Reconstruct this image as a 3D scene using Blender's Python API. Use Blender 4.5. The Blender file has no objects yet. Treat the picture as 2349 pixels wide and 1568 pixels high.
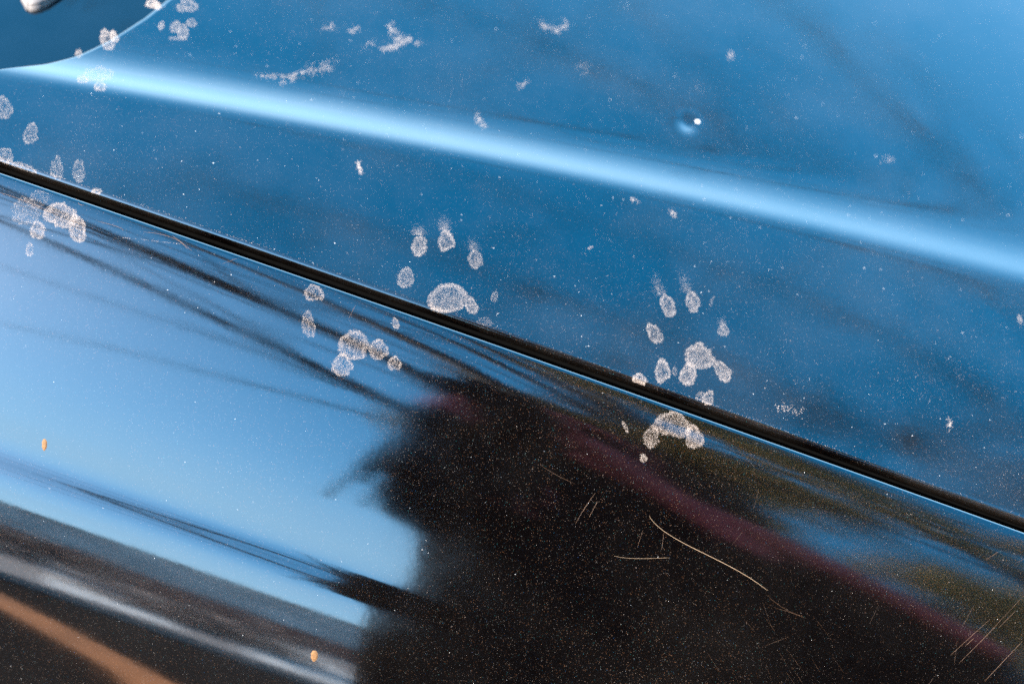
import bpy, bmesh, math, random
import numpy as np
from mathutils import Vector, Matrix, noise

random.seed(7)
rng = np.random.default_rng(11)
R = math.radians
scene = bpy.context.scene
col = scene.collection

# ------------------------------------------------------------------ camera
# The origin lies in the shut line between bonnet and wing. +x runs along the
# shut line, +y over the bonnet, z = 0 is the bonnet, the ground is at -0.95 m.
ELEV = R(50)
ROLL = math.atan(0.351)
DIST = 0.66
HF = math.tan(R(39.6 / 2))
F = np.array([0.0, math.cos(ELEV), -math.sin(ELEV)])
CAM = -F * DIST
_r0 = np.array([1.0, 0, 0]); _u0 = np.cross(_r0, F)
_c, _s = math.cos(ROLL), math.sin(ROLL)
CR = _r0 * _c + _u0 * _s
CU = _u0 * _c - _r0 * _s

cam_data = bpy.data.cameras.new("Camera")
cam = bpy.data.objects.new("Camera", cam_data); col.objects.link(cam)
cam_data.sensor_width = 36
cam_data.lens = 18 / HF
cam_data.clip_start = 0.01
cam_data.clip_end = 2000
cam_data.dof.use_dof = True
cam_data.dof.focus_distance = 0.648
cam_data.dof.aperture_fstop = 5.0
M = Matrix(((CR[0], CU[0], -F[0], CAM[0]), (CR[1], CU[1], -F[1], CAM[1]), (CR[2], CU[2], -F[2], CAM[2]), (0, 0, 0, 1)))
cam.matrix_world = M
scene.camera = cam

# ------------------------------------------------------------------ light
SUN_DIR = Vector((-0.70, -0.50, 0.53)).normalized()
w = bpy.data.worlds.new("World"); scene.world = w; w.use_nodes = True
nt = w.node_tree; nt.nodes.clear()
sky = nt.nodes.new("ShaderNodeTexSky"); sky.sky_type = 'NISHITA'; sky.sun_disc = False
sky.sun_elevation = math.asin(SUN_DIR.z)
sky.sun_rotation = math.atan2(SUN_DIR.x, SUN_DIR.y)
sky.altitude = 1500; sky.air_density = 1.0; sky.dust_density = 3.0; sky.ozone_density = 5.0
hsv = nt.nodes.new("ShaderNodeHueSaturation"); hsv.inputs['Saturation'].default_value = 1.3
hsv.inputs['Hue'].default_value = 0.478
bg = nt.nodes.new("ShaderNodeBackground"); bg.inputs['Strength'].default_value = 0.15
wo = nt.nodes.new("ShaderNodeOutputWorld")
nt.links.new(sky.outputs[0], hsv.inputs['Color'])
# pale haze low over the horizon, the same all the way round, broken by thin cirrus
wtc = nt.nodes.new("ShaderNodeTexCoord"); wsep = nt.nodes.new("ShaderNodeSeparateXYZ")
nt.links.new(wtc.outputs['Generated'], wsep.inputs[0])
wmr = nt.nodes.new("ShaderNodeMapRange"); wmr.interpolation_type = 'SMOOTHERSTEP'
wmr.inputs[1].default_value = 0.0; wmr.inputs[2].default_value = 0.74; wmr.inputs[3].default_value = 0.92; wmr.inputs[4].default_value = 0.0
nt.links.new(wsep.outputs['Z'], wmr.inputs[0])
wmap = nt.nodes.new("ShaderNodeMapping"); wmap.inputs['Scale'].default_value = (1.2, 2.2, 4.5)
nt.links.new(wtc.outputs['Generated'], wmap.inputs['Vector'])
wnz = nt.nodes.new("ShaderNodeTexNoise"); wnz.inputs['Scale'].default_value = 1.6; wnz.inputs['Detail'].default_value = 5
nt.links.new(wmap.outputs[0], wnz.inputs['Vector'])
wcl = nt.nodes.new("ShaderNodeMapRange"); wcl.inputs[1].default_value = 0.3; wcl.inputs[2].default_value = 0.7; wcl.inputs[3].default_value = 0.7; wcl.inputs[4].default_value = 1.05
nt.links.new(wnz.outputs['Fac'], wcl.inputs[0])
wmul = nt.nodes.new("ShaderNodeMath"); wmul.operation = 'MULTIPLY'; wmul.use_clamp = True
nt.links.new(wmr.outputs[0], wmul.inputs[0]); nt.links.new(wcl.outputs[0], wmul.inputs[1])
wmix = nt.nodes.new("ShaderNodeMix"); wmix.data_type = 'RGBA'
wmix.inputs[7].default_value = (2.0, 3.2, 4.3, 1)
nt.links.new(wmul.outputs[0], wmix.inputs[0]); nt.links.new(hsv.outputs[0], wmix.inputs[6])
nt.links.new(wmix.outputs[2], bg.inputs[0]); nt.links.new(bg.outputs[0], wo.inputs[0])

sl = bpy.data.lights.new("Sun", 'SUN'); sl.energy = 2.6; sl.angle = R(0.5); sl.color = (1.0, 0.90, 0.77)
so = bpy.data.objects.new("Sun", sl); col.objects.link(so)
so.rotation_euler = (-SUN_DIR).to_track_quat('-Z', 'Y').to_euler()

vs = scene.view_settings
vs.view_transform = 'Standard'; vs.look = 'None'; vs.gamma = 1.0; vs.use_curve_mapping = False
vs.exposure = 3.45
scene.cycles.max_bounces = 6
scene.cycles.use_denoising = False

# ------------------------------------------------------------------ helpers
GROUND = -0.95

def ray(px, py):
    """Direction of a pixel of the photograph (2349 x 1568 scale)."""
    X = (px - 1174.5) / 1174.5 * HF; Y = -(py - 784) / 1174.5 * HF
    d = F + X * CR + Y * CU
    return d / np.linalg.norm(d)

def nodes_of(name):
    m = bpy.data.materials.new(name); m.use_nodes = True
    t = m.node_tree
    b = t.nodes["Principled BSDF"]
    return m, t, b

def simple(name, colr, rough=0.6, var=0.0, scale=20.0, **kw):
    m, t, b = nodes_of(name)
    b.inputs['Roughness'].default_value = rough
    for k, v in kw.items():
        b.inputs[k.replace('_', ' ')].default_value = v
    if var:
        tc = t.nodes.new("ShaderNodeTexCoord"); nz = t.nodes.new("ShaderNodeTexNoise")
        nz.inputs['Scale'].default_value = scale; nz.inputs['Detail'].default_value = 6
        cr = t.nodes.new("ShaderNodeValToRGB")
        cr.color_ramp.elements[0].position = 0.3; cr.color_ramp.elements[1].position = 0.7
        cr.color_ramp.elements[0].color = tuple(c * (1 - var) for c in colr) + (1,)
        cr.color_ramp.elements[1].color = tuple(min(1, c * (1 + var)) for c in colr) + (1,)
        t.links.new(tc.outputs['Object'], nz.inputs['Vector']); t.links.new(nz.outputs['Fac'], cr.inputs['Fac'])
        t.links.new(cr.outputs[0], b.inputs['Base Color'])
    else:
        b.inputs['Base Color'].default_value = tuple(colr) + (1,)
    return m

def link(name, me, mat, parent=None, **props):
    o = bpy.data.objects.new(name, me); col.objects.link(o)
    if mat: me.materials.append(mat)
    if parent: o.parent = parent
    for k, v in props.items(): o[k] = v
    return o

def empty(name, loc, **props):
    o = bpy.data.objects.new(name, None); col.objects.link(o); o.location = loc
    for k, v in props.items(): o[k] = v
    return o

def mesh_np(name, V, Fq, smooth=False):
    me = bpy.data.meshes.new(name)
    V = np.asarray(V, dtype=np.float32); Fq = np.asarray(Fq, dtype=np.int32)
    n = Fq.shape[1]
    me.vertices.add(len(V)); me.vertices.foreach_set("co", V.ravel())
    me.loops.add(Fq.size); me.loops.foreach_set("vertex_index", Fq.ravel())
    me.polygons.add(len(Fq))
    me.polygons.foreach_set("loop_start", np.arange(0, Fq.size, n, dtype=np.int32))
    me.polygons.foreach_set("loop_total", np.full(len(Fq), n, dtype=np.int32))
    me.update(calc_edges=True)
    me.polygons.foreach_set("use_smooth", np.full(len(Fq), smooth, dtype=bool))
    me.validate()
    return me

def grid_faces(nr, nc):
    i = np.arange(nr - 1)[:, None] * nc + np.arange(nc - 1)[None, :]
    return np.stack([i, i + 1, i + nc + 1, i + nc], -1).reshape(-1, 4)

# ------------------------------------------------------------------ materials
def car_paint(name, film):
    m, t, b = nodes_of(name)
    N = t.nodes.new; L = t.links.new
    tc = N("ShaderNodeTexCoord")
    # metal flakes under the lacquer
    vo = N("ShaderNodeTexVoronoi"); vo.inputs['Scale'].default_value = 2500
    L(tc.outputs['Object'], vo.inputs['Vector'])
    sep = N("ShaderNodeSeparateColor"); L(vo.outputs['Color'], sep.inputs[0])
    dot = N("ShaderNodeMapRange"); dot.inputs[1].default_value = 0.42; dot.inputs[2].default_value = 0.15
    dot.inputs[3].default_value = 0; dot.inputs[4].default_value = 1
    L(vo.outputs['Distance'], dot.inputs[0])
    pw = N("ShaderNodeMath"); pw.operation = 'POWER'; pw.inputs[1].default_value = 14
    L(sep.outputs[0], pw.inputs[0])
    # flakes lie denser in some clouds than in others
    nz = N("ShaderNodeTexNoise"); nz.inputs['Scale'].default_value = 9; nz.inputs['Detail'].default_value = 3
    L(tc.outputs['Object'], nz.inputs['Vector'])
    cl = N("ShaderNodeMapRange"); cl.inputs[1].default_value = 0.3; cl.inputs[2].default_value = 0.7
    cl.inputs[3].default_value = 0.35; cl.inputs[4].default_value = 1.3
    L(nz.outputs['Fac'], cl.inputs[0])
    m1 = N("ShaderNodeMath"); m1.operation = 'MULTIPLY'; L(dot.outputs[0], m1.inputs[0]); L(pw.outputs[0], m1.inputs[1])
    m2 = N("ShaderNodeMath"); m2.operation = 'MULTIPLY'; L(m1.outputs[0], m2.inputs[0]); L(cl.outputs[0], m2.inputs[1])
    hue = N("ShaderNodeValToRGB"); cr = hue.color_ramp
    cr.elements[0].position = 0; cr.elements[0].color = (0.11, 0.045, 0.018, 1)
    cr.elements[1].position = 1; cr.elements[1].color = (0.01, 0.035, 0.10, 1)
    for p, c in ((0.45, (0.12, 0.06, 0.033, 1)), (0.62, (0.11, 0.08, 0.06, 1)), (0.78, (0.12, 0.11, 0.10, 1)), (0.88, (0.011, 0.085, 0.075, 1))):
        e = cr.elements.new(p); e.color = c
    L(sep.outputs[1], hue.inputs['Fac'])
    mix = N("ShaderNodeMix"); mix.data_type = 'RGBA'
    mix.inputs[6].default_value = (0.0006, 0.0004, 0.0004, 1)
    L(m2.outputs[0], mix.inputs[0]); L(hue.outputs[0], mix.inputs[7])
    # thin uneven film of dried dust
    fa = N("ShaderNodeTexNoise"); fa.inputs['Scale'].default_value = 11; fa.inputs['Detail'].default_value = 7; fa.inputs['Roughness'].default_value = 0.62
    L(tc.outputs['Object'], fa.inputs['Vector'])
    fr = N("ShaderNodeMapRange"); fr.inputs[1].default_value = 0.42; fr.inputs[2].default_value = 0.80
    fr.inputs[3].default_value = 0; fr.inputs[4].default_value = film
    L(fa.outputs['Fac'], fr.inputs[0])
    fm = N("ShaderNodeMix"); fm.data_type = 'RGBA'; fm.inputs[7].default_value = (0.26, 0.22, 0.19, 1)
    L(fr.outputs[0], fm.inputs[0]); L(mix.outputs[2], fm.inputs[6])
    L(fm.outputs[2], b.inputs['Base Color'])
    b.inputs['IOR'].default_value = 1.85
    # lacquer: glossy, with faint uneven haze
    n2 = N("ShaderNodeTexNoise"); n2.inputs['Scale'].default_value = 35; n2.inputs['Detail'].default_value = 4
    L(tc.outputs['Object'], n2.inputs['Vector'])
    rr = N("ShaderNodeMapRange"); rr.inputs[1].default_value = 0.3; rr.inputs[2].default_value = 0.75
    rr.inputs[3].default_value = 0.05; rr.inputs[4].default_value = 0.11
    L(n2.outputs['Fac'], rr.inputs[0]); L(rr.outputs[0], b.inputs['Roughness'])
    # very slight orange peel
    n3 = N("ShaderNodeTexNoise"); n3.inputs['Scale'].default_value = 260; n3.inputs['Detail'].default_value = 1
    L(tc.outputs['Object'], n3.inputs['Vector'])
    bu = N("ShaderNodeBump"); bu.inputs['Strength'].default_value = 0.02; bu.inputs['Distance'].default_value = 0.0004
    L(n3.outputs['Fac'], bu.inputs['Height']); L(bu.outputs[0], b.inputs['Normal'])
    return m

PAINT = car_paint("black_metallic_paint_dusty", 0.04)
PAINT_WING = car_paint("black_metallic_paint", 0.008)
DUST = simple("dry_pale_dust", (0.27, 0.205, 0.165), 1.0, 0.25, 900)
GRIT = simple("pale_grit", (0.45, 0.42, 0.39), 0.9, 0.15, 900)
RUBBER = simple("black_rubber_seal", (0.0012, 0.0012, 0.0012), 1.0, 0.2, 200, Specular_IOR_Level=0.02)
ORANGE = simple("orange_dried_spot", (0.10, 0.042, 0.008), 0.8, 0.4, 1500)
HAIRMAT = simple("pale_pet_hair", (0.22, 0.14, 0.08), 0.5, 0.2, 300)
SCRATCH = simple("scratched_lacquer", (0.08, 0.036, 0.014), 0.6, 0.3, 400)
GLASS = simple("dark_headlight_glass", (0.002, 0.004, 0.006), 0.04, 0.3, 30, IOR=1.55)
CHROME = simple("pale_reflector", (0.075, 0.063, 0.058), 0.6, 0.1, 60)

# ------------------------------------------------------------------ the car
car = empty("car", (0, 0, GROUND), label="dusty black metallic car with cat paw prints on bonnet and wing", category="car")
HALF = 0.0034          # half width of the shut line

# ---- wing profile: tilt of the surface (degrees towards the side) against the
# distance below the shut line (in photo pixels measured across it)
TB = [0, 12, 30, 60, 110, 200, 360, 480, 560, 598, 612, 626, 640, 656, 690, 740, 800, 900, 1000, 1150, 1400, 1900]
TV_FRONT = [18, 23, 28, 33, 37.5, 41, 46, 50.5, 53.5, 50, 39, 27, 35, 47, 52.5, 56.5, 60, 66, 72, 77, 81, 84]
TV_REAR = [18, 23, 28, 33, 37.5, 41, 46, 50.5, 53.0, 51, 47, 43, 45, 50, 53.5, 56.5, 60, 66, 72, 77, 81, 84]
LIP = 0.0025

def tilt(b, TV):
    tot = 0; ws = 0
    for k in range(-4, 5):
        wgt = math.exp(-(k / 2.2) ** 2); sp = 3.0 + 0.008 * max(b, 0)
        tot += wgt * np.interp(b + k * sp, TB, TV); ws += wgt
    return tot / ws

def wing_profile(TV):
    ys, zs = [], []
    P = np.array([0.0, -HALF - LIP - LIP * math.sin(R(18)), -LIP + LIP * math.cos(R(18))]); b = 0.0
    while b < 1900 and P[2] > -0.75:
        t = R(tilt(b, TV)); ys.append(P[1]); zs.append(P[2])
        tan = np.array([0, -math.cos(t), -math.sin(t)])
        b += 2.0
        if b < 1000:
            # the next ray lies b pixels across the shut line, seen in the plane x = 0
            d = F - (b + 17.0) / 1174.5 * HF * _u0
            A = np.array([[d[1], -tan[1]], [d[2], -tan[2]]]); rhs = np.array([P[1] - CAM[1], P[2] - CAM[2]])
            q = min(max(np.linalg.solve(A, rhs)[1], 1e-5), 0.004)
        else:
            q = 0.0015
        P = P + tan * q
    return np.array(ys), np.array(zs)

WY, WZ = wing_profile(TV_FRONT)
_wy2, _wz2 = wing_profile(TV_REAR)
WZ2 = np.interp(WY, _wy2[::-1], _wz2[::-1])
WYi, WZi, WZi2 = WY[::-1], WZ[::-1], WZ2[::-1]

def wing_mix(x):
    t = np.clip((np.asarray(x, float) + 0.07) / 0.13, 0, 1)
    return t * t * (3 - 2 * t)

def wing_z(x, y):
    m = wing_mix(x)
    return np.interp(y, WYi, WZi) * (1 - m) + np.interp(y, WYi, WZi2) * m - 0.025 * np.asarray(x) ** 2

# ---- bonnet
def on_plane(px, py, z=0.0):
    d = ray(px, py); k = (z - CAM[2]) / d[2]
    return CAM + d * k

BAND_PX = [(-300, 60), (92, 146), (402, 188), (863, 283), (1400, 390), (2063, 533), (2349, 603), (3000, 770)]
_bp = np.array([on_plane(*p)[:2] for p in BAND_PX])
_bx = np.linspace(_bp[:, 0].min(), _bp[:, 0].max(), 400)
_pf = np.polyfit(_bp[:, 0], _bp[:, 1], 3)
def band_y(x):
    x = np.clip(x, _bp[0, 0], _bp[-1, 0])
    return np.polyval(_pf, x)

EDGE_PX = [(-500, 260), (-250, 205), (0, 141), (90, 119), (170, 90), (250, 50), (330, 0), (420, -70), (600, -230)]
_ep = np.array([on_plane(*p)[:2] for p in EDGE_PX])
def edge_x(y):
    return np.interp(y, _ep[:, 1], _ep[:, 0])

DENT = on_plane(1588, 262)[:2]

# band cross-section: slope angle (deg, negative falls away from the side)
_s = np.linspace(-0.09, 0.09, 1801)
def _band_angle(s):
    # s > 0 lies on the far side of the band; sharper near side, softer far side
    return np.where(s < 0, np.exp(-np.abs(s / 0.0115) ** 2.4), np.exp(-np.abs(s / 0.0215) ** 1.8))
_ba = np.tan(np.radians(-18.0) * _band_angle(_s))
_bz = np.concatenate([[0], np.cumsum((_ba[1:] + _ba[:-1]) / 2 * np.diff(_s))])

def bonnet_z(x, y):
    x = np.asarray(x, float); y = np.asarray(y, float)
    s = y - band_y(x)
    z = np.interp(s, _s, _bz) * (1 - 0.47 * np.clip((x + 0.22) / 0.47, 0, 1))     # the crease fades towards the rear
    # crown of the panel
    z = z - 0.028 * np.maximum(0.10 - y, 0) ** 1.6 - 0.03 * x ** 2 - 0.02 * np.maximum(y - 0.25, 0) ** 2
    # slow unevenness of pressed sheet metal
    z = z + 0.00025 * np.sin(9 * x + 2 + 6 * y) * np.sin(11 * y + 0.7)
    # small dent
    q = ((x - DENT[0]) / 0.0045) ** 2 + ((y - DENT[1]) / 0.0060) ** 2
    z = z - 0.0012 * np.exp(-q)
    # edge rolls into the shut line
    r = 0.0022
    d = np.clip(y - HALF, 0, r); z = z - (r - np.sqrt(np.maximum(r * r - (r - d) ** 2, 0)))
    # edge over the headlight
    r = 0.0022
    d = np.clip((x - edge_x(y)) * 0.62, 0, r); z = z - (r - np.sqrt(np.maximum(r * r - (r - d) ** 2, 0)))
    return z

def lines(*segs):
    out = []
    for a, b_, step in segs:
        n = max(2, int(round((b_ - a) / step)) + 1)
        out.append(np.linspace(a, b_, n))
    return np.unique(np.round(np.concatenate(out), 6))

ylines = lines((HALF, HALF + 0.0004, 0.00008), (HALF + 0.0004, HALF + 0.004, 0.0003), (HALF + 0.004, 0.24, 0.0016), (0.24, 0.46, 0.002), (0.46, 1.15, 0.02),
               (DENT[1] - 0.011, DENT[1] + 0.011, 0.0006))
XM = -0.13
dl = np.concatenate([np.linspace(0, 0.0006, 5), np.linspace(0.0008, 0.004, 11)])
tl = np.linspace(0, 1, 90)[1:] ** 1.2
xr = lines((XM, 0.36, 0.004), (0.36, 1.1, 0.03), (DENT[0] - 0.009, DENT[0] + 0.009, 0.0006))[1:]
rows = []
for y in ylines:
    ex = float(edge_x(y))
    left = np.concatenate([ex + dl, ex + 0.004 + (XM - ex - 0.004) * tl])
    rows.append(np.concatenate([left, xr]))
X = np.array(rows); Y = np.repeat(ylines[:, None], X.shape[1], 1)
Z = bonnet_z(X, Y)
nr, nc = X.shape
V = np.stack([X, Y, Z], -1).reshape(-1, 3)
Fq = grid_faces(nr, nc)
# skirts: folded flange down into the shut line and over the headlight
sk1 = np.stack([X[0], Y[0] + 0.006, Z[0] - 0.010], -1)
base = len(V); idx = np.arange(nc - 1)
F1 = np.stack([idx, base + idx, base + idx + 1, idx + 1], -1)
V = np.concatenate([V, sk1])
sk2 = np.stack([X[:, 0] + 0.0004, Y[:, 0], Z[:, 0] - 0.016], -1)
b2 = len(V); jd = np.arange(nr - 1)
F2 = np.stack([jd * nc, (jd + 1) * nc, b2 + jd + 1, b2 + jd], -1)
V = np.concatenate([V, sk2])
hood_me = mesh_np("bonnet", V - np.array([0, 0, GROUND]), np.concatenate([Fq, F1, F2]), True)
bonnet = link("bonnet", hood_me, PAINT, car, label="glossy black bonnet reflecting blue sky, with a raised crease and small dent")

# ---- wing
xs = lines((-0.75, -0.36, 0.03), (-0.36, 0.36, 0.006), (0.36, 1.1, 0.03))
arc = [(-HALF - LIP - LIP * math.sin(R(a)), -LIP + LIP * math.cos(R(a))) for a in np.linspace(-90, 16, 26)]
arc = [(-HALF + 0.00002, -0.012)] + arc
PY = np.array([p[0] for p in arc] + list(WY)); PA = np.array([p[1] for p in arc] + list(WZ)); PB_ = np.array([p[1] for p in arc] + list(WZ2))
Xw = np.repeat(xs[None, :], len(PY), 0); Yw = np.repeat(PY[:, None], len(xs), 1)
mx = wing_mix(Xw)
Zw = PA[:, None] * (1 - mx) + PB_[:, None] * mx - 0.025 * Xw ** 2
V = np.stack([Xw, Yw, Zw], -1).reshape(-1, 3)
wing_me = mesh_np("wing", V - np.array([0, 0, GROUND]), grid_faces(len(PY), len(xs))[:, ::-1], True)
wing = link("wing", wing_me, PAINT_WING, car, label="dark front wing with a fold line, mirroring sky and a figure in black")

# ---- rubber seal deep in the shut line
sx = np.linspace(-0.8, 1.1, 40)
pr = [(0.014, -0.010), (0.007, -0.022), (0.0, -0.026), (-0.007, -0.022), (-0.014, -0.02), (0.0, -0.04), (0.016, -0.03)]
V = np.array([[x, p[0], p[1] - 0.025 * x * x] for p in pr + pr[:1] for x in sx])
seal = link("rubber_seal", mesh_np("rubber_seal", V - np.array([0, 0, GROUND]), grid_faces(len(pr) + 1, len(sx)), True), RUBBER, car)

# ---- headlight: domed glass below the bonnet edge, with a pale reflector bezel
def glass_z(x, y):
    d = np.maximum(edge_x(y) + 0.012 - x, 0)
    return -0.032 - 0.02 * d - 0.35 * d * d + 0.16 * (y - 0.12) - 0.15 * (y - 0.16) ** 2

def headlight():
    ny, nx = 40, 60
    V = []
    for j in range(ny):
        y = -0.002 + 0.40 * j / (ny - 1)
        ex = float(edge_x(y)) + 0.012
        for i in range(nx):
            d = 0.30 * i / (nx - 1)
            x = ex - d
            V.append((x, y, glass_z(x, y)))
    me = mesh_np("headlight", np.array(V) - np.array([0, 0, GROUND]), grid_faces(ny, nx)[:, ::-1], True)
    h = link("headlight", me, GLASS, car, label="smooth dark teal headlight glass under the bonnet edge")
    # bezel: tapered bright fin just under / on the glass at the far corner
    c = [on_plane(*p, z=-0.033) for p in ((15, -60), (62, 28), (100, 24), (160, -8), (230, -60), (180, -130), (80, -140))]
    bm = bmesh.new()
    lo = [bm.verts.new((p[0], p[1], glass_z(p[0], p[1]) - 0.004 - GROUND)) for p in c]
    cen = np.mean(c, 0)
    hi = [bm.verts.new((p[0], p[1], glass_z(p[0], p[1]) + 0.003 - GROUND)) for p in c]
    hi2 = [bm.verts.new((p[0] * 0.9 + cen[0] * 0.1, p[1] * 0.9 + cen[1] * 0.1, glass_z(p[0], p[1]) + 0.006 - GROUND)) for p in c]
    n = len(c)
    for i in range(n):
        bm.faces.new((lo[i], lo[(i + 1) % n], hi[(i + 1) % n], hi[i]))
        bm.faces.new((hi[i], hi[(i + 1) % n], hi2[(i + 1) % n], hi2[i]))
    bm.faces.new(hi2)
    bm.normal_update(); bmesh.ops.recalc_face_normals(bm, faces=bm.faces)
    bmesh.ops.bevel(bm, geom=bm.edges[:], offset=0.0015, segments=3, affect='EDGES')
    for f_ in bm.faces: f_.smooth = True
    me = bpy.data.meshes.new("bezel"); bm.to_mesh(me); bm.free()
    link("bezel", me, CHROME, h, label="pale bezel in the corner of the headlight")
headlight()

# ------------------------------------------------------------------ surface lookup
def surf(px, py):
    """Point and normal of the car surface seen at a photo pixel."""
    d = ray(px, py)
    p0 = CAM + d * ((0.02 - CAM[2]) / d[2])
    k = 0.0
    hood = None
    for i in range(900):
        p = p0 + d * k
        z = surf_z(p[0], p[1])
        if p[2] < z: break
        k += 0.0005 if p[1] > -0.1 else 0.0008
    a, b_ = k - 0.001, k
    for _ in range(18):
        m_ = (a + b_) / 2; p = p0 + d * m_
        if p[2] < surf_z(p[0], p[1]): b_ = m_
        else: a = m_
    return p0 + d * b_

def surf_z(x, y):
    if y > HALF: return float(bonnet_z(x, y))
    if y < -HALF: return float(wing_z(x, y))
    return -0.05

def surf_many(P):
    """z and normal for arrays of x,y."""
    x, y = P[:, 0], P[:, 1]
    def zf(x, y):
        zb = bonnet_z(x, np.maximum(y, HALF)); zw = wing_z(x, y)
        return np.where(y > 0, zb, zw)
    e = 0.0004
    z = zf(x, y)
    gx = (zf(x + e, y) - zf(x - e, y)) / (2 * e); gy = (zf(x, y + e) - zf(x, y - e)) / (2 * e)
    n = np.stack([-gx, -gy, np.ones_like(gx)], -1); n /= np.linalg.norm(n, axis=1)[:, None]
    return z, n

def to_surface(PX):
    """Photo pixels (n,2) -> surface points, vectorised by fixed point marching."""
    PX = np.asarray(PX, float)
    Xp = (PX[:, 0] - 1174.5) / 1174.5 * HF; Yp = -(PX[:, 1] - 784) / 1174.5 * HF
    d = F[None] + Xp[:, None] * CR[None] + Yp[:, None] * CU[None]
    gapside = (PX[:, 1] - 784) - 0.351 * (PX[:, 0] - 1174.5) > 0     # below the shut line in the picture
    lo = (0.03 - CAM[2]) / d[:, 2]; hi = (-0.45 - CAM[2]) / d[:, 2]
    def zf(p):
        x, y = p[:, 0], p[:, 1]
        zb = bonnet_z(x, np.maximum(y, HALF)); zw = wing_z(x, np.minimum(y, -HALF))
        return np.where(gapside, zw, zb)
    # coarse march to first crossing
    ks = np.linspace(0, 1, 260)
    found = np.full(len(d), 1.0); prev = np.zeros(len(d)); done = np.zeros(len(d), bool)
    for k in ks:
        t = lo + (hi - lo) * k; p = CAM[None] + d * t[:, None]
        hit = (p[:, 2] < zf(p)) & ~done
        found[hit] = k; done |= hit
        prev[~done] = k
    a, b_ = prev, found
    for _ in range(16):
        m_ = (a + b_) / 2; t = lo + (hi - lo) * m_; p = CAM[None] + d * t[:, None]
        below = p[:, 2] < zf(p)
        b_ = np.where(below, m_, b_); a = np.where(below, a, m_)
    t = lo + (hi - lo) * b_
    return CAM[None] + d * t[:, None], gapside

def specks(P, size, aspect=1.6, align=None, height=0.35):
    """Little three-sided grains lying on the surface: vertices and faces."""
    n = len(P)
    z, N = surf_many(P)
    th = rng.uniform(0, 2 * np.pi, n) if align is None else align + rng.normal(0, 0.35, n)
    ax = np.stack([np.cos(th), np.sin(th), np.zeros(n)], -1)
    ax -= (ax * N).sum(1)[:, None] * N; ax /= np.linalg.norm(ax, axis=1)[:, None]
    bx = np.cross(N, ax)
    asp = rng.uniform(1.0, aspect, n)
    P = np.stack([P[:, 0], P[:, 1], z], -1)
    vs_ = []
    for k in range(3):
        a = 2 * np.pi * k / 3 + rng.uniform(-0.35, 0.35, n)
        vs_.append(P + ax * (np.cos(a) * size * asp)[:, None] + bx * (np.sin(a) * size)[:, None] - N * 0.00001)
    vs_.append(P + N * (size * height)[:, None] + ax * (rng.uniform(-0.3, 0.3, n) * size)[:, None])
    V = np.stack(vs_, 1).reshape(-1, 3)
    i = np.arange(n) * 4
    Fc = np.concatenate([np.stack([i, i + 1, i + 3], -1), np.stack([i + 1, i + 2, i + 3], -1), np.stack([i + 2, i, i + 3], -1)])
    return V, Fc

def speck_obj(name, P, size, mat, parent, aspect=1.6, align=None, height=0.35, **props):
    V, Fc = specks(P, size, aspect, align, height)
    off = np.array([0, 0, GROUND])
    me = mesh_np(name, V - off, Fc)
    return link(name, me, mat, parent, **props)

def snoise(x, y, f, seed=0.0):
    return np.array([noise.noise(Vector((a * f + seed, b_ * f - seed, seed * 1.7))) for a, b_ in zip(x, y)])

# ------------------------------------------------------------------ paw prints
SC = 1.0
def pad_pixels(cx, cy, rx, ry, rot=0, dens=1.0, edge=1.0, tail=0):
    """Photo pixels of dust grains of one pad: dense rim, thinner middle."""
    n = int(rx * ry * 8.0 * dens) + 10
    a = rng.uniform(0, 2 * np.pi, n * 5); r = np.sqrt(rng.uniform(0, 1.25, n * 5))
    sd = rng.uniform(0, 50)
    wob = np.array([noise.noise(Vector((math.cos(t) * 1.6 + sd, math.sin(t) * 1.6, sd))) for t in a]) * 0.30
    wob2 = np.array([noise.noise(Vector((math.cos(t) * 6 + sd, math.sin(t) * 6, sd + 9))) for t in a]) * 0.17
    rho = r / (1 + wob + wob2)
    u, v = r * np.cos(a) * rx, r * np.sin(a) * ry
    cl = snoise(u, v, 0.10, sd) + 0.7 * snoise(u * 0.9 + v * 0.45, v * 0.16 - u * 0.1, 0.42, sd + 3)
    p = 0.46 + 0.38 * cl + edge * 0.50 * np.exp(-((rho - 0.86) / 0.13) ** 2) + 0.25 * np.clip(v / ry, 0, 1)
    p = np.where(rho > 1.0, p * np.exp(-((rho - 1.0) / 0.06) ** 2) * 0.8, p)
    keep = rng.uniform(0, 1.15, len(a)) < p
    u, v = u[keep][:n], v[keep][:n]
    u = u * (1 + 0.20 * v / ry)          # pads are broader at the heel
    u += rng.normal(0, 0.8, len(u)); v += rng.normal(0, 0.8, len(v))
    if tail:
        m = int(n * 0.22)
        tu = rng.normal(-rx * 0.25, rx * 0.45, m); tv = -ry - np.abs(rng.normal(0, tail, m))
        u = np.concatenate([u, tu]); v = np.concatenate([v, tv])
    c, s = math.cos(R(rot)), math.sin(R(rot))
    return np.stack([cx + u * c - v * s, cy + u * s + v * c], -1)

def paw_print(pads, label, size=(0.00005, 0.00011), name="paw_print"):
    PX = np.concatenate([pad_pixels(*p) for p in pads])
    P, below = to_surface(PX)
    gap = np.abs(P[:, 1]) < HALF + 0.0001
    for side, parent in ((False, bonnet), (True, wing)):
        k = (below == side) & ~gap
        if k.sum() < 25: continue
        sz = rng.uniform(size[0], size[1], k.sum()) * rng.choice([0.7, 1.0, 1.35], k.sum(), p=[0.45, 0.45, 0.10])
        speck_obj(name, P[k], sz, DUST, parent, 2.2, R(80), label=label)

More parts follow.
